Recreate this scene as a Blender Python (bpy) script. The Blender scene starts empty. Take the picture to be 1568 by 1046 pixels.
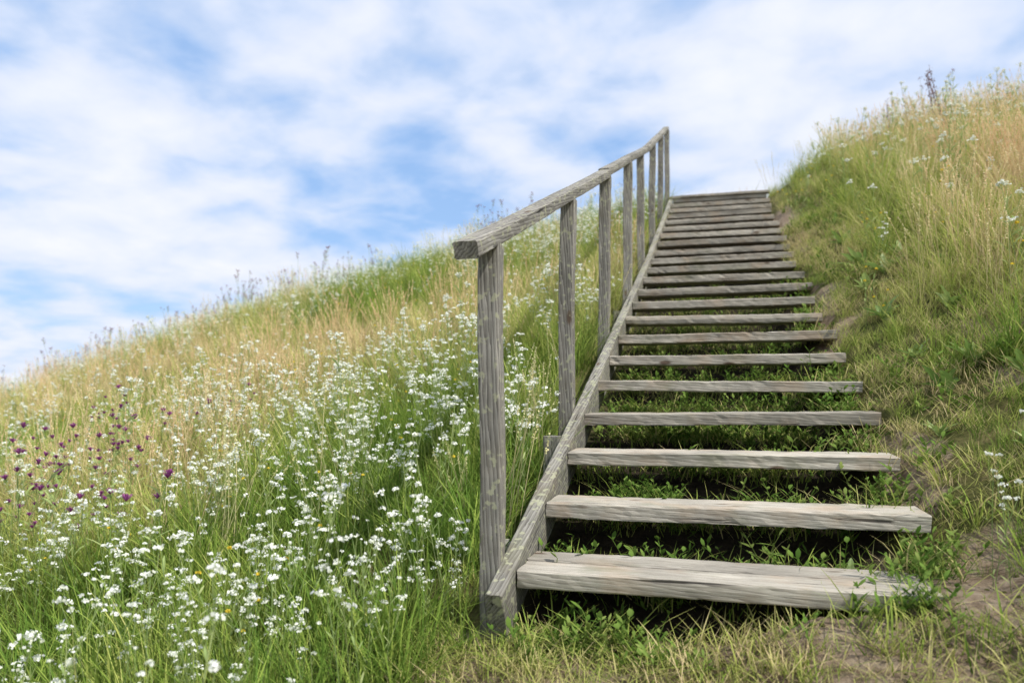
import bpy, math, random
import numpy as np
from mathutils import Vector, Matrix
random.seed(7); rng=np.random.default_rng(11)
sc=bpy.context.scene
sc.view_settings.view_transform='Standard'; sc.view_settings.look='None'; sc.view_settings.exposure=0
COL=sc.collection
# ------------------------------------------------------------ layout
TH=math.radians(15.1); F=np.array([math.sin(TH),math.cos(TH)]); R=np.array([math.cos(TH),-math.sin(TH)])
P0=np.array([0.012,2.30]); RUN=0.415; W=1.24
def st(x,y):
    dx=x-P0[0]; dy=y-P0[1]
    return dx*F[0]+dy*F[1], dx*R[0]+dy*R[1]
def xy(s,t): return P0[0]+s*F[0]+t*R[0], P0[1]+s*F[1]+t*R[1]
def V(s,t,z): a,b=xy(s,t); return Vector((a,b,z))
KS=[-60,-20,-8,-3,-2.2,-1,0,5.395,8.715,10.2,13,40,80]
KZ=[-8,-6,-2.6,-1.44,-1.2,-.86,-.544,1.406,2.734,2.95,2.7,-4,-8]
def Zn(s): return np.interp(s,KS,KZ)
def stepz(i): return float(Zn((i-1)*RUN))
def sm(a,b,x):
    u=np.clip((x-a)/(b-a),0,1); return u*u*(3-2*u)
def vnoise(x,y,seed=0):
    xi=np.floor(x); yi=np.floor(y); fx=x-xi; fy=y-yi
    def h(a,b):
        v=np.sin(a*127.1+b*311.7+seed*74.7)*43758.5453; return v-np.floor(v)
    ux=fx*fx*(3-2*fx); uy=fy*fy*(3-2*fy)
    return (h(xi,yi)*(1-ux)+h(xi+1,yi)*ux)*(1-uy)+(h(xi,yi+1)*(1-ux)+h(xi+1,yi+1)*ux)*uy
def fbm(x,y,seed=0,o=3):
    r=0;a=.5;n=0
    for k in range(o):
        r=r+a*vnoise(x*2**k+k*3.1,y*2**k-k*5.7,seed+k); n+=a; a*=.5
    return r/n
def terrain(x,y):
    x=np.asarray(x,float); y=np.asarray(y,float); s,t=st(x,y)
    z=Zn(s)
    risef=sm(.45,.95,t)
    fr=1-sm(-.02,.05,s)
    fr2=sm(.95,1.2,t)*(1-sm(.20,.55,s))
    off=-.20-.12*sm(1.0,2.2,s)
    off=off+(-.135-off)*sm(.98,1.14,t)*sm(.1,.3,s)
    off=off+(-.03-off)*np.maximum(sm(1.24,1.34,t),risef*fr*.9)
    slab=-.544+.004-Zn(s)          # soil trodden level with the lowest tread
    off=off+(np.clip(slab,-.2,.0)-off)*fr2*sm(-.25,-.0,s)*(1-sm(1.5,2.0,t))
    off=off+.03*(1-sm(-.2,0,s))*(1-risef)
    z=z+off
    u=np.clip(-(t+.1),0,None); z=z+np.maximum(-.17*u-.006*u*u,-7)
    z=z+.12*sm(1.0,2.2,s)*(1-sm(-.25,-.05,t))
    amp=np.interp(s,[-3,-.5,1.5,9,20],[.1,.35,.9,.82,.3])
    b=np.clip(t-1.35,0,None); z=z+amp*(1-np.exp(-b/1.3))-.12*np.clip(t-7,0,None)
    corr=sm(-.2,0,s)*(1-sm(8.8,9.2,s))*sm(-.25,-.05,t)*(1-sm(1.25,1.7,t))
    k=1-.85*corr
    z=z+k*(.16*(fbm(x*.8,y*.8,3)-.5)+.05*(fbm(x*3.1,y*3.1,9)-.5)+.02*(fbm(x*11,y*11,5)-.5)*(np.hypot(x,y)<30))
    return np.maximum(z,-9)
def dirtmask(x,y):
    s,t=st(x,y)
    n=fbm(x*2.2,y*2.2,21)
    path=(1-sm(-.05,.1,s))*sm(-.5,-.05,t+.5*(n-.5))*(1-sm(1.4,2.1,t+.9*(n-.5)))
    path=np.maximum(path,(1-sm(.3,.55,s))*sm(.9,1.05,t)*(1-sm(1.45,1.7,t)))
    strip=sm(1.1,1.25,t)*(1-sm(1.35,1.6,t))*sm(.50,.62,n)*(1-sm(7,8,s))*.8
    blot=sm(.58,.66,fbm(x*1.1+4,y*1.1,41))*sm(1.5,1.8,t)*(1-sm(1.8,2.6,s))*(1-sm(3.3,4,t))
    return np.clip(np.maximum.reduce([path,strip,blot]),0,1)
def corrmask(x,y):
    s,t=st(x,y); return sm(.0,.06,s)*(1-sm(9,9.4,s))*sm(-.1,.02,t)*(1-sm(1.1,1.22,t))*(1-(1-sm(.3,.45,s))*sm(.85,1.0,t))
# ------------------------------------------------------------ node helpers
def newmat(name):
    m=bpy.data.materials.new(name); m.use_nodes=True; nt=m.node_tree; nt.nodes.clear(); return m,nt
def N(nt,typ,**kw):
    n=nt.nodes.new(typ)
    for k,v in kw.items(): setattr(n,k,v)
    return n
def ramp(nt,stops,interp='LINEAR'):
    r=nt.nodes.new('ShaderNodeValToRGB'); cr=r.color_ramp; cr.interpolation=interp
    while len(cr.elements)<len(stops): cr.elements.new(.5)
    for e,(p,c) in zip(cr.elements,stops):
        e.position=p; e.color=(c[0],c[1],c[2],1) if hasattr(c,'__len__') else (c,c,c,1)
    return r
def mixc(nt,a,b,fac,mode='MIX'):
    m=nt.nodes.new('ShaderNodeMix'); m.data_type='RGBA'; m.blend_type=mode
    for sock,v in ((m.inputs[0],fac),(m.inputs[6],a),(m.inputs[7],b)):
        if isinstance(v,bpy.types.NodeSocket): nt.links.new(v,sock)
        elif hasattr(v,'__len__'): sock.default_value=(*v[:3],1)
        else: sock.default_value=v
    return m.outputs[2]
def math_(nt,op,a,b=0.5,clamp=False):
    m=nt.nodes.new('ShaderNodeMath'); m.operation=op; m.use_clamp=clamp
    for i,v in enumerate((a,b)):
        if isinstance(v,bpy.types.NodeSocket): nt.links.new(v,m.inputs[i])
        else: m.inputs[i].default_value=v
    return m.outputs[0]
# ------------------------------------------------------------ wood
def wood(name,c_dark,c_mid,c_light,stain=(.25,.17,.1),stain_amt=.3,lichen=0.0,moss=0.0):
    m,nt=newmat(name); L=nt.links.new
    tc=N(nt,'ShaderNodeTexCoord'); oi=N(nt,'ShaderNodeObjectInfo')
    add=N(nt,'ShaderNodeVectorMath',operation='ADD'); sc_=N(nt,'ShaderNodeVectorMath',operation='SCALE'); sc_.inputs[0].default_value=(17,31,23)
    L(oi.outputs['Random'],sc_.inputs['Scale']); L(tc.outputs['Object'],add.inputs[0]); L(sc_.outputs[0],add.inputs[1])
    def mp(s):
        n=N(nt,'ShaderNodeMapping'); n.inputs['Scale'].default_value=s; L(add.outputs[0],n.inputs[0]); return n.outputs[0]
    wv=N(nt,'ShaderNodeTexWave',wave_type='BANDS',bands_direction='DIAGONAL',wave_profile='SAW')
    wv.inputs['Scale'].default_value=3.2; wv.inputs['Distortion'].default_value=7; wv.inputs['Detail'].default_value=3; wv.inputs['Detail Scale'].default_value=.8
    L(mp((1.1,14,14)),wv.inputs['Vector'])
    fine=N(nt,'ShaderNodeTexNoise'); fine.inputs['Scale'].default_value=1; fine.inputs['Detail'].default_value=5; fine.inputs['Roughness'].default_value=.65; L(mp((9,260,260)),fine.inputs['Vector'])
    mid=N(nt,'ShaderNodeTexNoise'); mid.inputs['Scale'].default_value=1; mid.inputs['Detail'].default_value=4; L(mp((2.2,60,60)),mid.inputs['Vector'])
    big=N(nt,'ShaderNodeTexNoise'); big.inputs['Scale'].default_value=3.5; big.inputs['Detail'].default_value=4; L(add.outputs[0],big.inputs['Vector'])
    g=math_(nt,'ADD',math_(nt,'MULTIPLY',wv.outputs['Fac'],.38),math_(nt,'ADD',math_(nt,'MULTIPLY',fine.outputs['Fac'],.5),math_(nt,'MULTIPLY',mid.outputs['Fac'],.42)))
    r=ramp(nt,[(.38,c_dark),(.62,c_mid),(.88,c_light)]); L(g,r.inputs[0])
    crk=ramp(nt,[(.29,0),(.35,1)]); L(mid.outputs['Fac'],crk.inputs[0])
    col=mixc(nt,[c*.35 for c in c_dark],r.outputs[0],crk.outputs[0])
    br=ramp(nt,[(.3,.70),(.7,1.15)]); L(big.outputs['Fac'],br.inputs[0]); col=mixc(nt,col,br.outputs[0],1,'MULTIPLY')
    stn=N(nt,'ShaderNodeTexNoise'); stn.inputs['Scale'].default_value=6; stn.inputs['Detail'].default_value=5; L(add.outputs[0],stn.inputs['Vector'])
    sr=ramp(nt,[(.50,0),(.68,stain_amt)]); L(stn.outputs['Fac'],sr.inputs[0]); col=mixc(nt,col,stain,sr.outputs[0])
    if moss>0:
        mo=N(nt,'ShaderNodeTexNoise'); mo.inputs['Scale'].default_value=4.3; mo.inputs['Detail'].default_value=7; mo.inputs['Roughness'].default_value=.65; L(mp((1,2,2)),mo.inputs['Vector'])
        mr=ramp(nt,[(.54,0),(.68,moss)]); L(mo.outputs['Fac'],mr.inputs[0]); col=mixc(nt,col,(.15,.16,.09),mr.outputs[0])
    vo=N(nt,'ShaderNodeTexVoronoi'); vo.inputs['Scale'].default_value=1; L(mp((3.1,9,9)),vo.inputs['Vector'])
    kr=ramp(nt,[(.07,0),(.13,1)]); L(vo.outputs['Distance'],kr.inputs[0]); col=mixc(nt,(.12,.085,.06),col,kr.outputs[0])
    rb=math_(nt,'ADD',math_(nt,'MULTIPLY',oi.outputs['Random'],.28),.82)
    cmb=N(nt,'ShaderNodeCombineColor'); [L(rb,cmb.inputs[k]) for k in range(3)]
    col=mixc(nt,col,cmb.outputs[0],1,'MULTIPLY')
    if lichen>0:
        ln=N(nt,'ShaderNodeTexNoise'); ln.inputs['Scale'].default_value=38; ln.inputs['Detail'].default_value=5; L(tc.outputs['Object'],ln.inputs['Vector'])
        lr=ramp(nt,[(.60-.1*lichen,0),(.66-.1*lichen,.75)]); L(ln.outputs['Fac'],lr.inputs[0]); col=mixc(nt,col,(.36,.36,.24),lr.outputs[0])
    bs=N(nt,'ShaderNodeBsdfPrincipled'); bs.inputs['Roughness'].default_value=.85; bs.inputs['Specular IOR Level'].default_value=.2; L(col,bs.inputs['Base Color'])
    bp=N(nt,'ShaderNodeBump'); bp.inputs['Strength'].default_value=.8; bp.inputs['Distance'].default_value=.004
    L(math_(nt,'ADD',g,math_(nt,'MULTIPLY',crk.outputs[0],.6)),bp.inputs['Height']); L(bp.outputs[0],bs.inputs['Normal'])
    o=N(nt,'ShaderNodeOutputMaterial'); L(bs.outputs[0],o.inputs[0]); return m
M_TREAD=wood('weathered_tread_wood',(.19,.17,.145),(.385,.35,.29),(.54,.50,.425),stain=(.38,.27,.175),stain_amt=.45,moss=.4)
M_RAIL=wood('weathered_rail_wood',(.08,.075,.065),(.205,.19,.165),(.37,.35,.31),stain=(.18,.155,.11),stain_amt=.25,lichen=.25)
M_STR=wood('weathered_stringer_wood',(.11,.10,.09),(.25,.235,.20),(.40,.38,.335),stain=(.22,.18,.12),stain_amt=.4,lichen=.5,moss=.4)
def board(name,parent,p0,p1,w,h,up,mat,seed=0,jit=.0018,bev=.005,warp=.003):
    p0=Vector(p0);p1=Vector(p1); X=(p1-p0); Ln=X.length; X.normalize(); Z=(Vector(up)-X*Vector(up).dot(X)).normalized(); Y=Z.cross(X)
    rr=np.random.default_rng(seed+len(name)*13+int(abs(p0.x*991+p0.y*317+p0.z*71)))
    n=max(6,int(Ln/.03)); a=w/2;b=h/2
    prof=[]
    def edge(q0,q1,m):
        for k in range(m): prof.append((q0[0]+(q1[0]-q0[0])*k/m,q0[1]+(q1[1]-q0[1])*k/m))
    edge((-a+bev,-b),(a-bev,-b),3);edge((a-bev,-b),(a,-b+bev),1);edge((a,-b+bev),(a,b-bev),2);edge((a,b-bev),(a-bev,b),1)
    edge((a-bev,b),(-a+bev,b),3);edge((-a+bev,b),(-a,b-bev),1);edge((-a,b-bev),(-a,-b+bev),2);edge((-a,-b+bev),(-a+bev,-b),1)
    m=len(prof); vs=[];fs=[]
    ph=rr.random(4)*6.28; colj=rr.normal(0,jit*.5,m)
    chip=np.zeros((n+1,m))
    for _ in range(int(3+Ln*6)):
        c=rr.integers(0,n+1); k=rr.integers(0,m); chip[c,k]+=rr.random()*.6
    for i in range(n+1):
        u=i/n; x=-Ln/2+Ln*u
        wy=warp*math.sin(u*3+ph[0])+warp*.4*math.sin(u*11+ph[1]); wz=warp*math.sin(u*2.5+ph[2])+warp*.3*math.sin(u*13+ph[3])
        for j,(py,pz) in enumerate(prof):
            k=1-min(chip[i,j],.5)*.12
            xx=x+(rr.normal(0,.0015) if i in(0,n) else 0)
            vs.append((xx,py*k+wy+colj[j]+rr.normal(0,jit*.3),pz*k+wz+rr.normal(0,jit*.3)))
    for i in range(n):
        for j in range(m):
            j2=(j+1)%m; fs.append((i*m+j,i*m+j2,(i+1)*m+j2,(i+1)*m+j))
    fs.append(tuple(range(m))[::-1]); fs.append(tuple(n*m+j for j in range(m)))
    me=bpy.data.meshes.new(name); me.from_pydata(vs,[],fs); me.materials.append(mat); me.update()
    ob=bpy.data.objects.new(name,me); COL.objects.link(ob)
    ob.matrix_world=Matrix(((X.x,Y.x,Z.x,(p0.x+p1.x)/2),(X.y,Y.y,Z.y,(p0.y+p1.y)/2),(X.z,Y.z,Z.z,(p0.z+p1.z)/2),(0,0,0,1)))
    ob.parent=parent; ob.matrix_parent_inverse=parent.matrix_world.inverted()
    return ob
def empty(name,loc):
    e=bpy.data.objects.new(name,None); e.empty_display_size=.2; e.location=loc; COL.objects.link(e); bpy.context.view_layer.update(); return e
stairs=empty('wooden_staircase',V(0,.6,-.6)); rail=empty('wooden_handrail',V(0,-.085,-.6))
UP=(0,0,1); NS=22
for i in range(1,NS+1):
    s=(i-1)*RUN; z=stepz(i)
    l=.003; r=W+.02+random.uniform(-.018,.03); dz=random.uniform(-.006,.006); sk=random.uniform(-.008,.008)
    th=.054
    if i==1:
        board('tread_front_plank_1',stairs,V(s+.07,l,z-th/2),V(s+.075,r,z-th/2-.004),.138,th,UP,M_TREAD,i,warp=.002)
        board('tread_back_plank_1',stairs,V(s+.212,l,z-th/2+.003),V(s+.215,r,z-th/2+.001),.132,th,UP,M_TREAD,i+50,warp=.002)
    else:
        board('tread_%d'%i,stairs,V(s+.11,l,z-th/2+dz),V(s+.11+sk,r,z-th/2-dz),.215,th,UP,M_TREAD,i,jit=.0028)
zt=stepz(NS)
for k in range(5):
    board('landing_plank_%d'%(k+1),stairs,V((NS-1)*RUN+.33+k*.205,.0,zt-.028),V((NS-1)*RUN+.33+k*.205,W+.02,zt-.028),.195,.056,UP,M_TREAD,200+k)
board('landing_edge_board',stairs,V((NS-1)*RUN+.02,-.05,zt+.022),V((NS-1)*RUN+.02,W+.07,zt+.022),.09,.035,UP,M_TREAD,300)
def nz(s,o): return float(Zn(s))+o
S=[-.11,5.395,8.75]
for k in range(2):
    a,b=S[k],S[k+1]
    board('stringer_left_%d'%(k+1),stairs,V(a,-.0285,nz(a if k else 0,-.085)+(a*.36 if not k else 0)),V(b-.004,-.0285,nz(b-.004,-.085)),.052,.17,UP,M_STR,400+k)
    board('stringer_right_%d'%(k+1),stairs,V(a+.45 if not k else a,1.14,nz(a+.45 if not k else a,-.235)),V(b-.004,1.14,nz(b-.004,-.235)),.05,.15,UP,M_STR,410+k)
for (s,t,top,b) in ((.33,-.10,-.10,.07),(1.02,-.105,-.02,.075),(3.3,-.1,-.06,.07)):
    z=nz(s,top); board('support_stake',stairs,V(s,t,z-.5),V(s+.005,t,z),b,b,(F[0],F[1],0),M_STR,int(s*100))
PT=-.088
post_s=[.0]+[3*RUN*k for k in range(1,8)]
for k,s in enumerate(post_s):
    z=nz(s,0); lean=random.uniform(-.012,.012)
    board('post_%d'%(k+1),rail,V(s+.03,PT,z-.5),V(s+.03+lean,PT+lean*.6,z+1.0),.068,.068,(F[0],F[1],0),M_RAIL,600+k,warp=.006)
seg=[-.2,3*RUN*2+.03,5.395,8.80]
for k in range(3):
    a,b=seg[k],seg[k+1]
    za=nz(0,1.012)-.2*.361 if k==0 else nz(a,1.012)
    zb=nz(b,1.012) if b<8.71 else nz(8.715,1.012)+.09*.4
    board('rail_%d'%(k+1),rail,V(a+(.002 if k else 0),PT,za),V(b,PT,zb),.072,.05,UP,M_RAIL,700+k,warp=.004)
# ------------------------------------------------------------ ground
def axis(lo,hi,step,far):
    core=list(np.arange(lo,hi,step)); a=[];v=lo;d=step
    while v>-far: d*=1.17; v-=d; a.append(v)
    b=[];v=core[-1];d=step
    while v<far: d*=1.17; v+=d; b.append(v)
    return np.array(a[::-1]+core+b)
gx=axis(-3.5,4.5,.035,3000); gy=axis(.8,9.5,.035,3000)
GX,GY=np.meshgrid(gx,gy); GZ=terrain(GX,GY); nx,ny=len(gx),len(gy)
me=bpy.data.meshes.new('ground'); vv=np.stack([GX.ravel(),GY.ravel(),GZ.ravel()],1)
idx=np.arange(nx*ny).reshape(ny,nx); q=np.stack([idx[:-1,:-1],idx[:-1,1:],idx[1:,1:],idx[1:,:-1]],-1).reshape(-1,4)
me.from_pydata(vv.tolist(),[],q.tolist()); me.polygons.foreach_set('use_smooth',[True]*len(q))
at=me.attributes.new('dirt','FLOAT','POINT'); at.data.foreach_set('value',dirtmask(GX,GY).ravel().astype(np.float32))
at=me.attributes.new('damp_shade','FLOAT','POINT'); at.data.foreach_set('value',corrmask(GX,GY).ravel().astype(np.float32))
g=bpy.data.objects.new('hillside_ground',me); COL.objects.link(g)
m,nt=newmat('soil_and_turf'); L=nt.links.new
tc=N(nt,'ShaderNodeTexCoord'); a=N(nt,'ShaderNodeAttribute',attribute_name='dirt'); dsh=N(nt,'ShaderNodeAttribute',attribute_name='damp_shade')
def noi(scale,det=6,rough=.6):
    n=N(nt,'ShaderNodeTexNoise'); n.inputs['Scale'].default_value=scale; n.inputs['Detail'].default_value=det; n.inputs['Roughness'].default_value=rough; L(tc.outputs['Object'],n.inputs['Vector']); return n.outputs['Fac']
r1=ramp(nt,[(.3,(.14,.095,.06)),(.5,(.31,.235,.165)),(.72,(.48,.39,.29))]); L(noi(18,8,.75),r1.inputs[0])
r2=ramp(nt,[(.3,(.05,.06,.018)),(.5,(.12,.12,.04)),(.7,(.24,.2,.09))]); L(noi(9,6),r2.inputs[0])
rf=ramp(nt,[(.35,0),(.65,1)]); L(math_(nt,'ADD',a.outputs['Fac'],math_(nt,'MULTIPLY',math_(nt,'SUBTRACT',noi(22),.5),.9)),rf.inputs[0])
colr=mixc(nt,r2.outputs[0],r1.outputs[0],rf.outputs[0])
r3=ramp(nt,[(.35,(.015,.013,.008)),(.7,(.06,.045,.03))]); L(noi(20,8,.7),r3.inputs[0]); colr=mixc(nt,colr,r3.outputs[0],dsh.outputs['Fac'])  # damp soil under the stairs, with the shade there painted into its dark colour
bs=N(nt,'ShaderNodeBsdfPrincipled'); bs.inputs['Roughness'].default_value=.95; bs.inputs['Specular IOR Level'].default_value=.1; L(colr,bs.inputs['Base Color'])
bp=N(nt,'ShaderNodeBump'); bp.inputs['Strength'].default_value=1; bp.inputs['Distance'].default_value=.025; L(noi(45,8,.75),bp.inputs['Height']); L(bp.outputs[0],bs.inputs['Normal'])
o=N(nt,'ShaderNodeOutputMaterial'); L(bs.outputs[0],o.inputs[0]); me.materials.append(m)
# ------------------------------------------------------------ vegetation materials
def vegmat(name,stops,trans=.35,bright=(.6,1.1),use_tint=True,rough=.55,rvar=.5):
    m,nt=newmat(name); L=nt.links.new
    c=N(nt,'ShaderNodeAttribute',attribute_name='col'); sp=N(nt,'ShaderNodeSeparateColor'); L(c.outputs['Color'],sp.inputs[0])
    t=N(nt,'ShaderNodeAttribute',attribute_name='tint'); t.attribute_type='INSTANCER'
    f=math_(nt,'MULTIPLY',math_(nt,'SUBTRACT',sp.outputs[0],.5),rvar)
    f=math_(nt,'ADD',f,t.outputs['Fac'] if use_tint else .5,True)
    r=ramp(nt,stops); L(f,r.inputs[0])
    b=ramp(nt,[(0,bright[0]),(.6,(bright[0]+bright[1])/2),(1,bright[1])]); L(sp.outputs[1],b.inputs[0])
    col=mixc(nt,r.outputs[0],b.outputs[0],1,'MULTIPLY')
    p=N(nt,'ShaderNodeBsdfDiffuse'); L(col,p.inputs['Color'])
    tr=N(nt,'ShaderNodeBsdfTranslucent'); L(col,tr.inputs[0])
    mx=N(nt,'ShaderNodeMixShader'); mx.inputs[0].default_value=trans; L(p.outputs[0],mx.inputs[1]); L(tr.outputs[0],mx.inputs[2])
    sh=mx.outputs[0]
    if rough<.5:
        gl=N(nt,'ShaderNodeBsdfGlossy'); gl.inputs['Roughness'].default_value=.45; m2=N(nt,'ShaderNodeMixShader'); m2.inputs[0].default_value=.05; L(sh,m2.inputs[1]); L(gl.outputs[0],m2.inputs[2]); sh=m2.outputs[0]
    o=N(nt,'ShaderNodeOutputMaterial'); L(sh,o.inputs[0]); return m
GR=[(0,(.15,.26,.045)),(.3,(.33,.43,.085)),(.55,(.53,.56,.16)),(.78,(.68,.60,.28)),(1,(.76,.61,.35))]
M_GRASS=vegmat('grass_blade',GR)
M_DRY=vegmat('dry_seed_head',[(0,(.60,.58,.30)),(.5,(.76,.64,.38)),(1,(.75,.51,.31))],use_tint=True)
M_STEM=vegmat('herb_stem_leaf',[(0,(.20,.30,.10)),(.5,(.36,.45,.17)),(1,(.48,.50,.24))],use_tint=False)
M_WHITE=vegmat('white_petal',[(0,(.74,.76,.58)),(.35,(.86,.87,.78)),(1,(.93,.93,.89))],use_tint=False,bright=(1,1),rvar=1)
M_PURP=vegmat('purple_petal',[(0,(.24,.05,.19)),(1,(.46,.15,.38))],use_tint=False,bright=(.8,1))
M_YEL=vegmat('yellow_petal',[(0,(.7,.5,.05)),(1,(.85,.7,.1))],use_tint=False,bright=(1,1))
M_LEAF=vegmat('broad_leaf',[(0,(.10,.18,.04)),(.5,(.20,.31,.08)),(1,(.34,.42,.15))],rough=.42)
M_WEED=vegmat('creeping_leaf',[(0,(.07,.14,.025)),(.5,(.16,.26,.05)),(1,(.26,.32,.09))])
M_BROWN=vegmat('brown_bract',[(0,(.16,.11,.11)),(1,(.32,.23,.24))],use_tint=False)
MATS=[M_GRASS,M_DRY,M_STEM,M_WHITE,M_PURP,M_YEL,M_LEAF,M_WEED,M_BROWN]
class MB:
    def __init__(s): s.v=[];s.f=[];s.c=[];s.m=[]
    def ribbon(s,pts,ws,side,rand,u0=0,u1=1,mat=0,fold=0):
        b=len(s.v); n=len(pts)
        for i,(p,w) in enumerate(zip(pts,ws)):
            u=u0+(u1-u0)*i/(n-1); sd=side*w*.5
            s.v+= [tuple(p-sd),tuple(p+sd)]; s.c+=[(rand,u,0,1)]*2
        for i in range(n-1):
            s.f.append((b+2*i,b+2*i+1,b+2*i+3,b+2*i+2)); s.m.append(mat)
    def quad(s,p,nrm,size,rand,mat,u=1):
        nrm=nrm/np.linalg.norm(nrm); a=np.cross(nrm,rng.normal(size=3)); a/=np.linalg.norm(a)+1e-9; c=np.cross(nrm,a); b=len(s.v)
        for k in range(4):
            ang=k*math.pi/2; s.v.append(tuple(p+size*(a*math.cos(ang)+c*math.sin(ang)))); s.c.append((rand,u,0,1))
        s.f.append((b,b+1,b+2,b+3)); s.m.append(mat)
    def mesh(s,name):
        me=bpy.data.meshes.new(name); me.from_pydata(s.v,[],s.f)
        for m in MATS: me.materials.append(m)
        me.polygons.foreach_set('material_index',s.m)
        a=me.attributes.new('col','FLOAT_COLOR','POINT'); a.data.foreach_set('color',np.array(s.c,dtype=np.float32).ravel())
        me.update(); return me
def U(a,b): return float(rng.uniform(a,b))
def arc(base,az,L,lean,droop,n):
    h=np.array([math.cos(az),math.sin(az),0]); pts=[]
    for i in range(n):
        u=i/(n-1); pts.append(base+h*L*(lean*u+droop*u*u)+np.array([0,0,1])*L*(u*(1-.25*lean)-droop*.55*u*u))
    return pts
def blade(mb,base,L,w,lean,droop,mat=0,n=4,rand=None):
    az=U(0,6.283); pts=arc(base,az,L,lean,droop,n); sa=az+math.pi/2+U(-.5,.5); side=np.array([math.cos(sa),math.sin(sa),0])
    ws=[w*k for k in np.interp(np.linspace(0,1,n),[0,.3,.75,1],[.8,1,.7,.06])]
    mb.ribbon(pts,ws,side,U(0,1) if rand is None else rand,mat=mat); return pts
def stalk(mb,base,az,L,w,lean,droop,mat,n=5,rand=None,u0=0,u1=1):
    pts=arc(base,az,L,lean,droop,n); rd=U(0,1) if rand is None else rand; a2=U(0,3.14)
    mb.ribbon(pts,[w]*n,np.array([math.cos(a2),math.sin(a2),0]),rd,u0,u1,mat=mat)
    mb.ribbon(pts,[w]*n,np.array([-math.sin(a2),math.cos(a2),.1]),rd,u0,u1,mat=mat)
    return pts
def disc(r):
    a=U(0,6.283); q=r*math.sqrt(U(0,1)); return np.array([q*math.cos(a),q*math.sin(a),0.])
def leaf(mb,base,az,L,w,lean,droop,mat=6,rand=None,n=7,wavy=.12):
    pts=arc(base,az,L,lean,droop,n); side=np.array([math.cos(az+1.57),math.sin(az+1.57),0]); rd=U(0,1) if rand is None else rand
    prof=np.interp(np.linspace(0,1,n),[0,.15,.45,.8,1],[.12,.35,1,.7,.05])
    if n<=4:
        mb.ribbon(pts,[w*max(p_,.1) for p_ in prof],side,rd,.5,1,mat=mat); return
    b=len(mb.v)
    for i,p in enumerate(pts):
        ww=w*.5*prof[i]*(1+U(-wavy,wavy)); u=i/(n-1)
        up=np.array([0,0,1])*ww*.45
        mb.v+=[tuple(p-side*ww+up),tuple(p),tuple(p+side*ww+up*U(.6,1.3))]; mb.c+=[(rd,.5+.5*u,0,1),(min(1,rd+.3),.5+.5*u,0,1),(rd,.5+.5*u,0,1)]
    for i in range(n-1):
        for k in range(2): mb.f.append((b+3*i+k,b+3*i+k+1,b+3*i+k+4,b+3*i+k+3)); mb.m.append(mat)
def g_grass(mb,nb=42,lo=.14,hi=.40,rad=.09,w=.0043):
    for _ in range(nb): blade(mb,disc(rad)-np.array([0,0,.03]),U(lo,hi),w*U(.6,1.3),U(.05,.45),U(0,.5))
def g_short(mb): g_grass(mb,60,.025,.09,.09,.0026)
def g_thatch(mb):
    for _ in range(26): blade(mb,disc(.12)+np.array([0,0,.004]),U(.04,.11),.0026,U(.8,1.2),U(-.1,.25),rand=U(.3,1))
    for _ in range(20): blade(mb,disc(.10),U(.02,.08),.0026,U(.1,.7),U(0,.6))
def g_long(mb):
    for _ in range(34): blade(mb,disc(.03)-np.array([0,0,.02]),U(.12,.36),.006*U(.5,1.2),U(.1,.5),U(.3,.9),n=7)
def seedhead(mb,pts,n,size,mat=1):
    a=pts[-1]; d=pts[-1]-pts[-2]; d/=np.linalg.norm(d)
    for k in range(n):
        u=k/n; p=a+d*(u*size-.3*size)+rng.normal(size=3)*.0035*(1.2-u)
        mb.quad(p,rng.normal(size=3),.0042,U(0,1),mat)
def g_drystalks(mb,n=11,lo=.4,hi=.68,fluffy=False):
    for _ in range(n):
        p=stalk(mb,disc(.11),U(0,6.28),U(lo,hi),.0024,U(.0,.22),U(0,.22),1,n=5,u0=.2)
        seedhead(mb,p,18,U(.06,.12))
    for _ in range(14): blade(mb,disc(.1),U(.15,.36),.004,U(.1,.4),U(.1,.6))
def cluster(mb,c,r,n,size,mat,flat=.8):
    for _ in range(n):
        d=rng.normal(size=3); d/=np.linalg.norm(d); d[2]=abs(d[2])*flat; mb.quad(c+d*r*U(.5,1),d+rng.normal(size=3)*.5,size*U(.7,1.2),U(0,1),mat)
def g_white(mb,H=(.28,.56),nst=3,cl=(.011,.022)):
    for _ in range(nst):
        az=U(0,6.28); L=U(*H); b=disc(.07); lean=U(0,.25); p=stalk(mb,b,az,L,.0026,lean,U(0,.15),2,n=8)
        for k in range(1,7): leaf(mb,p[k],U(0,6.28),U(.02,.045),.007,.7,.2,mat=2,n=4)
        tips=[p[-1]]
        for k in range(int(U(1,8))):
            bp_=p[int(U(5,7.9))]; q=stalk(mb,bp_,U(0,6.28),U(.04,.12),.0016,U(.3,.7),-.25,2,n=3,u0=.6); tips.append(q[-1])
        for tp in tips:
            small=U(0,1)<.35; cluster(mb,tp,U(*cl)*(.5 if small else 1),6 if small else int(U(12,20)),.0034 if small else .0050,3,U(.5,1))
def g_umbel(mb):
    for _ in range(2):
        L=U(.35,.6); p=stalk(mb,disc(.04),U(0,6.28),L,.003,U(0,.15),U(0,.1),2,n=7)
        for k in range(1,6): leaf(mb,p[k],U(0,6.28),U(.04,.08),.014,.7,.3,mat=2,n=5)
        for k in range(10):
            q=stalk(mb,p[-1],U(0,6.28),U(.02,.042),.0013,U(.3,1.2),-.3,2,n=3,u0=.8); cluster(mb,q[-1],.007,9,.0045,3,.3)
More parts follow.
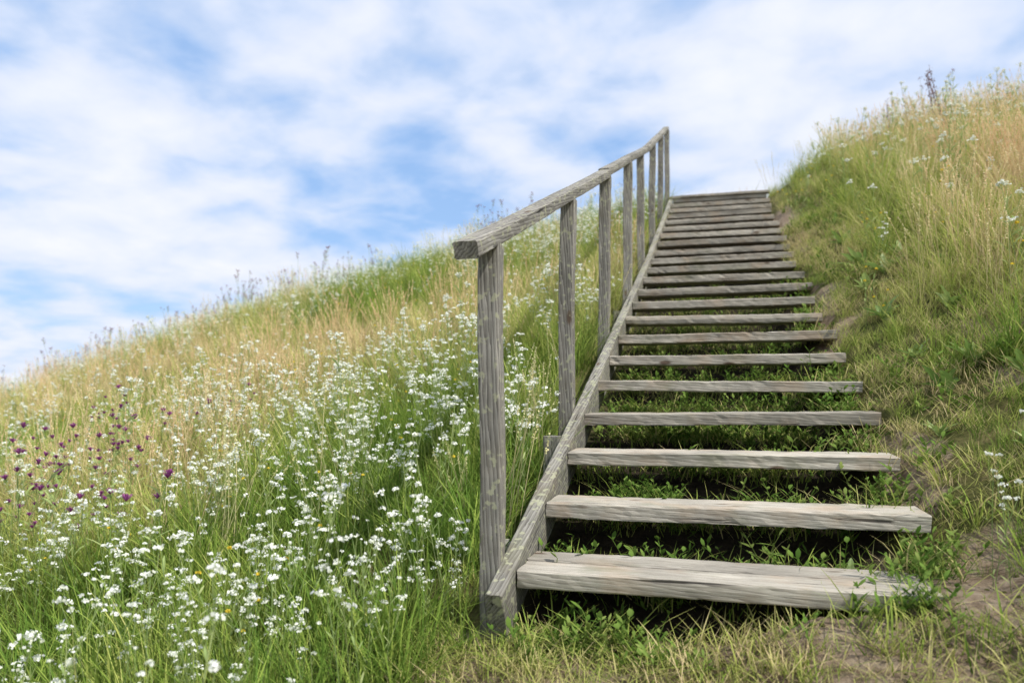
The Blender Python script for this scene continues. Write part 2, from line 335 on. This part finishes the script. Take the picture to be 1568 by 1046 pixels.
def g_purple(mb):
    for _ in range(2):
        L=U(.42,.68); p=stalk(mb,disc(.08),U(0,6.28),L,.0035,U(0,.25),U(0,.15),2,n=8)
        for k in range(1,7): leaf(mb,p[k],U(0,6.28),U(.05,.10),.016,.7,.3,mat=2,n=5,wavy=.4)
        tips=[p[-1]]+[stalk(mb,p[int(U(4,6.9))],U(0,6.28),U(.07,.17),.002,U(.3,.6),-.2,2,n=4,u0=.6)[-1] for _ in range(2)]
        for tp in tips:
            sz=U(.7,1.1); cluster(mb,tp-np.array([0,0,.010]),.009,8,.007,2)
            for _ in range(34):
                az=U(0,6.28); l=U(.020,.030)*sz; pts=arc(tp,az,l,U(.1,1.0),0,2); mb.ribbon(pts,[.002,.0045],np.array([math.cos(az+1.57),math.sin(az+1.57),0]),U(0,1),mat=4)
def g_yellow(mb):
    for _ in range(3):
        p=stalk(mb,disc(.05),U(0,6.28),U(.25,.5),.002,U(0,.2),U(0,.2),2,n=6)
        for k in range(1,5): leaf(mb,p[k],U(0,6.28),U(.03,.05),.01,.6,.3,mat=2,n=4)
        cluster(mb,p[-1],.009,14,.005,5)
def g_rosette(mb):
    for k in range(9): leaf(mb,disc(.012),k*.7+U(-.3,.3),U(.07,.17),U(.03,.05),U(.3,.8),U(0,.5),n=10,wavy=.3)
def g_dock(mb):
    for k in range(9): leaf(mb,disc(.03),U(0,6.28),U(.09,.22),U(.03,.055),U(.1,.8),U(.1,.7),n=10,wavy=.25)
def g_weed(mb):
    for _ in range(5):
        p=stalk(mb,disc(.05),U(0,6.28),U(.02,.08),.0015,U(.1,.7),U(0,.3),7,n=5)
        for k in range(1,5):
            for q in range(2): leaf(mb,p[k],U(0,6.28),U(.008,.022),U(.004,.011),U(.4,1),U(0,.5),n=4,mat=7)
    for _ in range(8): blade(mb,disc(.05),U(.03,.10),.0025,U(.2,.7),U(.1,.7))
def g_brownstalk(mb):
    for _ in range(2):
        L=U(.45,.75); p=stalk(mb,disc(.08),U(0,6.28),L,.003,U(0,.15),U(0,.1),2,n=7)
        for k in range(5):
            q=stalk(mb,p[int(U(4,6.9))],U(0,6.28),U(.05,.12),.002,U(.2,.5),-.2,2,n=4,u0=.5)
            for _ in range(9): mb.quad(q[-1]+rng.normal(size=3)*.008,rng.normal(size=3),.006,U(0,1),4 if _%5==0 else 8)
def g_mullein(mb):
    for _ in range(2):
        L=U(.75,.95); p=stalk(mb,disc(.05),U(0,6.28),L,.005,U(0,.08),U(0,.05),8,n=14)
        for k in range(6,14):
            for q in range(10): mb.quad(p[k]+rng.normal(size=3)*np.array([.012,.012,.025]),rng.normal(size=3),.008,U(0,1),8)
def coll(name,gens):
    c=bpy.data.collections.new(name)
    for k,(gfn) in enumerate(gens):
        mb=MB(); gfn(mb); me=mb.mesh('%s_variant_%02d'%(name,k)); c.objects.link(bpy.data.objects.new('%s_variant_%02d'%(name,k),me))
    return c
def scatter(name,cl,x,y,scale,tint,sink=.01,tilt=.12,z=None):
    x=np.asarray(x,float); y=np.asarray(y,float)
    n=len(x); nv=len(cl.objects); z=terrain(x,y)-sink if z is None else z
    me=bpy.data.meshes.new(name); me.from_pydata(np.stack([x,y,z],1).tolist(),[],[])
    def A(nm,typ,key,arr): a=me.attributes.new(nm,typ,'POINT'); a.data.foreach_set(key,arr)
    rot=np.stack([rng.normal(0,tilt,n),rng.normal(0,tilt,n),rng.uniform(0,6.283,n)],1).astype(np.float32)
    A('rot','FLOAT_VECTOR','vector',rot.ravel()); A('scl','FLOAT','value',np.asarray(scale,dtype=np.float32)); A('idx','INT','value',rng.integers(0,nv,n).astype(np.int32)); A('tint','FLOAT','value',np.asarray(tint,dtype=np.float32))
    ob=bpy.data.objects.new(name,me); COL.objects.link(ob)
    ng=bpy.data.node_groups.new(name+'_instancer','GeometryNodeTree')
    ng.interface.new_socket('Geometry',in_out='INPUT',socket_type='NodeSocketGeometry'); ng.interface.new_socket('Geometry',in_out='OUTPUT',socket_type='NodeSocketGeometry')
    gi=ng.nodes.new('NodeGroupInput'); go=ng.nodes.new('NodeGroupOutput'); ip=ng.nodes.new('GeometryNodeInstanceOnPoints'); ci=ng.nodes.new('GeometryNodeCollectionInfo')
    ci.inputs['Collection'].default_value=cl; ci.inputs['Separate Children'].default_value=True; ci.inputs['Reset Children'].default_value=True
    def na(nm,dt): k=ng.nodes.new('GeometryNodeInputNamedAttribute'); k.data_type=dt; k.inputs['Name'].default_value=nm; return k.outputs['Attribute']
    L=ng.links.new; er=ng.nodes.new('FunctionNodeEulerToRotation')
    L(gi.outputs[0],ip.inputs['Points']); L(ci.outputs[0],ip.inputs['Instance']); ip.inputs['Pick Instance'].default_value=True
    L(na('idx','INT'),ip.inputs['Instance Index']); L(na('rot','FLOAT_VECTOR'),er.inputs[0]); L(er.outputs[0],ip.inputs['Rotation']); L(na('scl','FLOAT'),ip.inputs['Scale'])
    L(ip.outputs[0],go.inputs[0]); md=ob.modifiers.new('instances','NODES'); md.node_group=ng
    return ob
C_GRASS=coll('meadow_grass_kinds',[g_grass]*3+[lambda m:g_grass(m,34,.2,.48,.08,.0048)]*2)
C_SHORT=coll('short_grass_kinds',[g_short]*4)
C_THATCH=coll('thatch_kinds',[g_thatch]*4)
C_LONG=coll('long_grass_kinds',[g_long]*3)
C_DRY=coll('dry_stalk_kinds',[g_drystalks]*5)
C_WHITE=coll('white_flower_kinds',[g_white]*9)
C_UMB=coll('yarrow_kinds',[g_umbel]*4)
C_PUR=coll('purple_kinds',[g_purple]*5)
C_YEL=coll('yellow_kinds',[g_yellow]*3)
C_ROS=coll('rosette_kinds',[g_rosette]*3+[g_dock]*3)
C_WEED=coll('creeping_weed_kinds',[g_weed]*6)
C_BRN=coll('ridge_stalk_kinds',[g_brownstalk]*4)
C_MUL=coll('mullein_kinds',[g_mullein]*2)
# ------------------------------------------------------------ scattering
BL=np.array([(.34,.92,.6),(.36,1.0,.6),(.75,.42,.35),(1.30,1.52,.85),(1.42,1.66,.95),(1.2,1.78,.8),(3.0,1.52,1.1),(3.15,1.66,1.25),(3.35,1.78,1.1),(3.5,1.58,1.0),(4.4,1.6,1.1),(2.4,1.5,.8),(.6,2.0,.75),(.2,1.9,.6),(-.2,2.0,.6),(2.1,1.75,.8),(1.0,1.42,.5),(1.9,2.4,.9),(5.2,1.65,1.0),(.9,2.6,.8),(-.35,1.75,.5),(-.42,.75,.3),(.7,1.62,.6),(1.7,1.5,.6),(2.7,1.9,.8)])
def clearing(s,t):
    r=np.ones(len(s))
    for a,b,c in BL: r=np.minimum(r,.25+.75*sm(.10*c,.17*c,np.hypot((s-a)+.06*c,t-b)))
    return r
def cand(dens,x0=-17,x1=12,y0=.6,y1=15.0):
    n=int((x1-x0)*(y1-y0)*dens); x=rng.uniform(x0,x1,n); y=rng.uniform(y0,y1,n); s,t=st(x,y)
    k=(np.abs(x)<.82*y+1.4)&(s<10.4); return x[k],y[k],s[k],t[k]
def falloff(y): return np.interp(y,[0,3,6,10,16],[1,1,.48,.30,.24])
def keep(p,*a):
    k=rng.random(len(a[0]))<p; return [q[k] for q in a]
def inmeadow(s,t):
    left=1-sm(-.28,-.10,t); right=sm(1.26,1.38,t); top=sm(9.3,9.8,s)
    path=(1-sm(-.3,0,s))*sm(-.4,-.02,t)*(1-sm(1.6,2.1,t))
    return np.clip(np.maximum(np.maximum(left,right),top)-path,0,1)
def drytint(x,y,s,t):
    n=fbm(x*.45,y*.45,61); n2=fbm(x*1.7,y*1.7,77)
    v=.37+1.05*(n-.5)+.6*(n2-.5)+.012*np.clip(s,0,9)
    v=v+.36*sm(1.7,2.8,t)*sm(.8,2.5,s)-.08*sm(1.2,1.3,t)*(1-sm(1.7,2.1,t))
    v=v+.36*np.exp(-((t+7.5)/2.6)**2-((s-5.2)/1.3)**2)+.34*np.exp(-((t+2.8)/1.1)**2-((s-4.2)/.9)**2)
    return np.clip(v,0.02,.95)
x,y,s,t=cand(112); d=dirtmask(x,y); x,y,s,t,d=keep(falloff(y)*inmeadow(s,t)*(1-.7*d*(t>1.2))*clearing(s,t),x,y,s,t,d)
tn=drytint(x,y,s,t); scl=rng.uniform(.7,1.25,len(x))*np.interp(y,[2,10],[.95,1.3])*np.where((t>1.2),.38+.62*sm(1.3,2.2,t),1)*np.where((t>1.3)&(s<1.2),.75,1)
scatter('meadow_grass',C_GRASS,x,y,scl,np.clip(tn+rng.normal(0,.10,len(x)),0,1))
x,y,s,t=cand(27); tn=drytint(x,y,s,t); p=falloff(y)*inmeadow(s,t)*(.10+sm(.42,.68,tn)+.7*(t>2)*(s>1))*np.where((t>1.2),sm(1.5,2.1,t)+.03,1)*np.where((t>1.3)&(s<1),.1,1)*clearing(s,t)*np.where((y<2.6)&(t<0),.25,1)
x,y,s,t,tn=keep(p,x,y,s,t,tn); scatter('dry_meadow_grass',C_DRY,x,y,rng.uniform(.65,1.15,len(x)),np.clip(tn+rng.normal(-.05,.2,len(x)),0,1))
x,y,s,t=cand(36); n=fbm(x*.55+9,y*.55,31); n2=fbm(x*1.6,y*1.6,35)
band=np.exp(-((t+1.3)/1.2)**2)*.08+ .15*np.exp(-((s-7.8)/1.2)**2)-.12*np.exp(-((t+2.8)/1.0)**2-((s-4.2)/.8)**2)
p=np.where(t<0,(.02+sm(.49,.62,n*.45+n2*.55+band)),.08*sm(.5,.6,n))*inmeadow(s,t)*np.interp(y,[0,4,8,16],[.9,.78,.62,.62])
x,y,s,t=keep(p,x,y,s,t); scatter('white_wildflowers',C_WHITE,x,y,rng.uniform(.6,1.25,len(x)),np.full(len(x),.5))
x,y,s,t=cand(9); p=np.where(t>1.5,.9*sm(1.5,2.2,t)*sm(.3,1.5,s),.08)*inmeadow(s,t); x,y,s,t=keep(p,x,y,s,t); scatter('yarrow_flowers',C_UMB,x,y,rng.uniform(.9,1.35,len(x)),np.full(len(x),.5))
x,y,s,t=cand(22,-5,0,2,8); cx,cy=-2.35,3.75; p=(np.exp(-(((x-cx)/.75)**2+((y-cy)/.95)**2))*.75)*inmeadow(s,t); x,y,s,t=keep(p,x,y,s,t); scatter('purple_knapweed',C_PUR,x,y,rng.uniform(.7,1.1,len(x)),np.full(len(x),.5))
x,y,s,t=cand(3); x,y,s,t=keep(inmeadow(s,t)*.6,x,y,s,t); scatter('yellow_wildflowers',C_YEL,x,y,rng.uniform(.7,1.1,len(x)),np.full(len(x),.5))
x,y,s,t=cand(14); p=sm(7.8,8.8,s)*(1-sm(9.8,10.2,s))*inmeadow(s,t)*np.where((t<-2),sm(.4,.55,fbm(x*.6,y*.6,99)),.10); x,y,s,t=keep(p,x,y,s,t); scatter('ridge_herb_stalks',C_BRN,x,y,rng.uniform(.7,1.25,len(x)),np.full(len(x),.5))
s=np.array([7.2,7.4,6.6,8.2]); t=np.array([3.1,3.2,3.0,2.7]); x,y=xy(s,t); scatter('mullein_stalks',C_MUL,x,y,[1.2,1.05,.7,.8],[.5]*4)
# short grass on and beside the path
x,y,s,t=cand(340,-1.5,4,.8,8); n=fbm(x*2.2,y*2.2,91); path=(1-sm(-.1,.0,s))*sm(-.6,-.3,t)*(1-sm(2.6,3,t)); edge=sm(1.24,1.28,t)*(1-sm(2.0,2.4,t))*sm(.25,.4,s)
bare=.92*np.exp(-((s+.52)/.2)**2-((t-.35)/.45)**2)+.8*np.exp(-((s+.5)/.16)**2-((t+.35)/.15)**2)
front=np.exp(-((s+.12)/.12)**2)
p=path*(.20+.8*sm(.38,.56,n)+.5*front)*(1-np.clip(bare,0,.95))+edge*.6*sm(.2,.4,n); x,y,s,t=keep(np.clip(p,0,1),x,y,s,t)
h=rng.random(len(x))<.5; tt=np.clip(.58+1.2*(fbm(x*1.5,y*1.5,55)-.45)+rng.normal(0,.18,len(x))-.26*(t>1.25),0,1); sca=rng.uniform(.55,1.25,len(x))
scatter('short_path_grass',C_SHORT,x[h],y[h],sca[h],tt[h]); scatter('path_thatch',C_THATCH,x[~h],y[~h],sca[~h],np.clip(tt[~h]+.15,0,1),sink=0)
# greenery under/between the steps
n=3000; s=rng.uniform(-.1,5.2,n); t=rng.uniform(.03,1.24,n); ph=(s/RUN)%1; dn=fbm(s*4,t*4,13)
k=((ph>.5)|(s<0))&(rng.random(n)<np.interp(s,[-.2,1.2,2.4,3.4,5.2],[1,.9,.55,.25,.1])*sm(.26,.46,dn)); s,t=s[k],t[k]; x,y=xy(s,t)
scatter('stair_gap_weeds',C_WEED,x,y,rng.uniform(.8,2.0,len(x)),rng.uniform(.2,.85,len(x)))
n=560; s=rng.uniform(-.12,4.6,n); t=rng.uniform(.03,1.26,n); ph=(s/RUN)%1; k=((ph>.6)&(ph<.95))|(s<0); s,t=s[k],t[k]; x,y=xy(s,t)
scatter('stair_gap_grass',C_SHORT,x,y,rng.uniform(1.0,2.1,len(x)),rng.uniform(.1,.7,len(x)))
pts=[(1.52,.62),(1.53,.3),(1.54,.5),(.73,.62),(.74,.78),(.72,.9),(.33,.7),(.34,.82),(1.98,.95),(2.4,.8),(2.8,.9),(2.0,.2),(-.15,.06),(-.1,-.12),(-.06,.2),(.8,-.22),(1.2,-.25),(.3,-.22),(3.2,.95),(1.15,.88),(-.2,-.2),(-.15,-.3),(.05,-.25),(.1,1.42),(.25,1.45),(.45,1.38),(.7,1.36),(.9,1.35),(2.3,.5),(2.75,.3),(1.6,1.0),(-.18,-.02),(-.16,.14),(-.2,.5),(-.22,.8),(-.15,1.0),(-.3,-.3),(1.3,1.34),(1.8,1.33),(2.3,1.34),(.15,-.2),(.5,-.2)]
s=np.array([p[0] for p in pts]); t=np.array([p[1] for p in pts]); x,y=xy(s,t); scatter('long_grass_tufts',C_LONG,x,y,rng.uniform(.4,.8,len(x)),rng.uniform(.1,.55,len(x)))
x,y=xy(BL[:,0],BL[:,1]); scatter('broad_leaf_weeds',C_ROS,x,y,BL[:,2],rng.uniform(.2,.7,len(x)),sink=0)
x,y=cand(30,0.8,5,1,9)[:2]; s,t=st(x,y); x,y,s,t=keep(sm(1.28,1.4,t)*(1-sm(2.6,3.4,t))*.8,x,y,s,t); scatter('roadside_weeds',C_WEED,x,y,rng.uniform(1,2.2,len(x)),rng.uniform(.4,1,len(x)))
import bmesh
pc=bpy.data.collections.new('pebble_kinds')
for k in range(4):
    bm=bmesh.new(); bmesh.ops.create_icosphere(bm,subdivisions=2,radius=.01)
    for v in bm.verts: v.co=Vector((v.co.x*U(.9,1.25)*1.2,v.co.y*U(.8,1.15),v.co.z*.6*U(.8,1.2)))
    me=bpy.data.meshes.new('pebble_%d'%k); bm.to_mesh(me); bm.free(); me.materials.append(g.data.materials[0]); pc.objects.link(bpy.data.objects.new('pebble_%d'%k,me))
x,y,s,t=cand(260,-1,4,.8,8); x,y,s,t=keep(dirtmask(x,y)*(s<.3)+.4*dirtmask(x,y)*(t>1.3),x,y,s,t); k=(s<0)|(t>1.28)
scatter('soil_clods',pc,x[k],y[k],rng.uniform(.2,.8,k.sum())**1.5*1.3,np.full(k.sum(),.5),sink=0)
# ------------------------------------------------------------ light & sky
D=Vector((.74,-.67,0)).normalized(); el=math.radians(54); az=math.atan2(D.x,D.y)
D=Vector((D.x*math.cos(el),D.y*math.cos(el),math.sin(el)))
sl=bpy.data.lights.new('sun','SUN'); sl.energy=5.0; sl.angle=math.radians(.5); sl.color=(1,.96,.88)
so=bpy.data.objects.new('sun',sl); so.rotation_euler=D.to_track_quat('Z','Y').to_euler(); so.location=(6,-4,9); COL.objects.link(so)
w=bpy.data.worlds.new('World'); sc.world=w; w.use_nodes=True; nt=w.node_tree; nt.nodes.clear(); L=nt.links.new
sky=N(nt,'ShaderNodeTexSky',sky_type='NISHITA'); sky.sun_disc=False; sky.sun_elevation=el; sky.sun_rotation=az; sky.air_density=1.0; sky.dust_density=.6; sky.ozone_density=1.6
b1=N(nt,'ShaderNodeBackground'); b1.inputs[1].default_value=.15; L(sky.outputs[0],b1.inputs[0])
tc=N(nt,'ShaderNodeTexCoord'); sp=N(nt,'ShaderNodeSeparateXYZ'); L(tc.outputs['Generated'],sp.inputs[0])
zz=math_(nt,'ADD',math_(nt,'MAXIMUM',sp.outputs[2],0),.22); cb=N(nt,'ShaderNodeCombineXYZ'); L(math_(nt,'DIVIDE',sp.outputs[0],zz),cb.inputs[0]); L(math_(nt,'DIVIDE',sp.outputs[1],zz),cb.inputs[1])
def cn(scale,det,rough,off,dist=0,st_=(1,1,1),rz=.4):
    mp=N(nt,'ShaderNodeMapping'); mp.inputs['Location'].default_value=off; mp.inputs['Scale'].default_value=st_; mp.inputs['Rotation'].default_value=(0,0,rz); L(cb.outputs[0],mp.inputs[0])
    n=N(nt,'ShaderNodeTexNoise'); n.inputs['Scale'].default_value=scale; n.inputs['Detail'].default_value=det; n.inputs['Roughness'].default_value=rough; n.inputs['Distortion'].default_value=dist; L(mp.outputs[0],n.inputs['Vector']); return n.outputs['Fac']
cl=math_(nt,'ADD',math_(nt,'MULTIPLY',cn(1.25,5,.48,(3,1,0),.2),.52),math_(nt,'MULTIPLY',cn(4.2,5,.5,(7,2,0),.2,(1,1.0,1)),.48))
cr=ramp(nt,[(.34,.64),(.42,.82),(.50,.96),(.58,1)],'EASE'); L(cl,cr.inputs[0])
shade=ramp(nt,[(.36,(.36,.59,1.0)),(.44,(.60,.74,1.0)),(.52,(.78,.845,1.0)),(.64,(.91,.935,1.0))]); L(cl,shade.inputs[0])
b2=N(nt,'ShaderNodeBackground'); b2.inputs[1].default_value=1.03; L(shade.outputs[0],b2.inputs[0])
mx=N(nt,'ShaderNodeMixShader'); L(cr.outputs[0],mx.inputs[0]); L(b1.outputs[0],mx.inputs[1]); L(b2.outputs[0],mx.inputs[2])
wo=N(nt,'ShaderNodeOutputWorld'); L(mx.outputs[0],wo.inputs[0])
# ------------------------------------------------------------ camera
cd=bpy.data.cameras.new('camera'); cd.sensor_width=36; cd.lens=26.5; cd.shift_y=77/1568; cd.clip_start=.05; cd.clip_end=10000
cd.dof.use_dof=True; cd.dof.focus_distance=2.9; cd.dof.aperture_fstop=2.4
co=bpy.data.objects.new('camera',cd); co.location=(0,0,0); co.rotation_euler=(math.radians(90),0,0); COL.objects.link(co); sc.camera=co
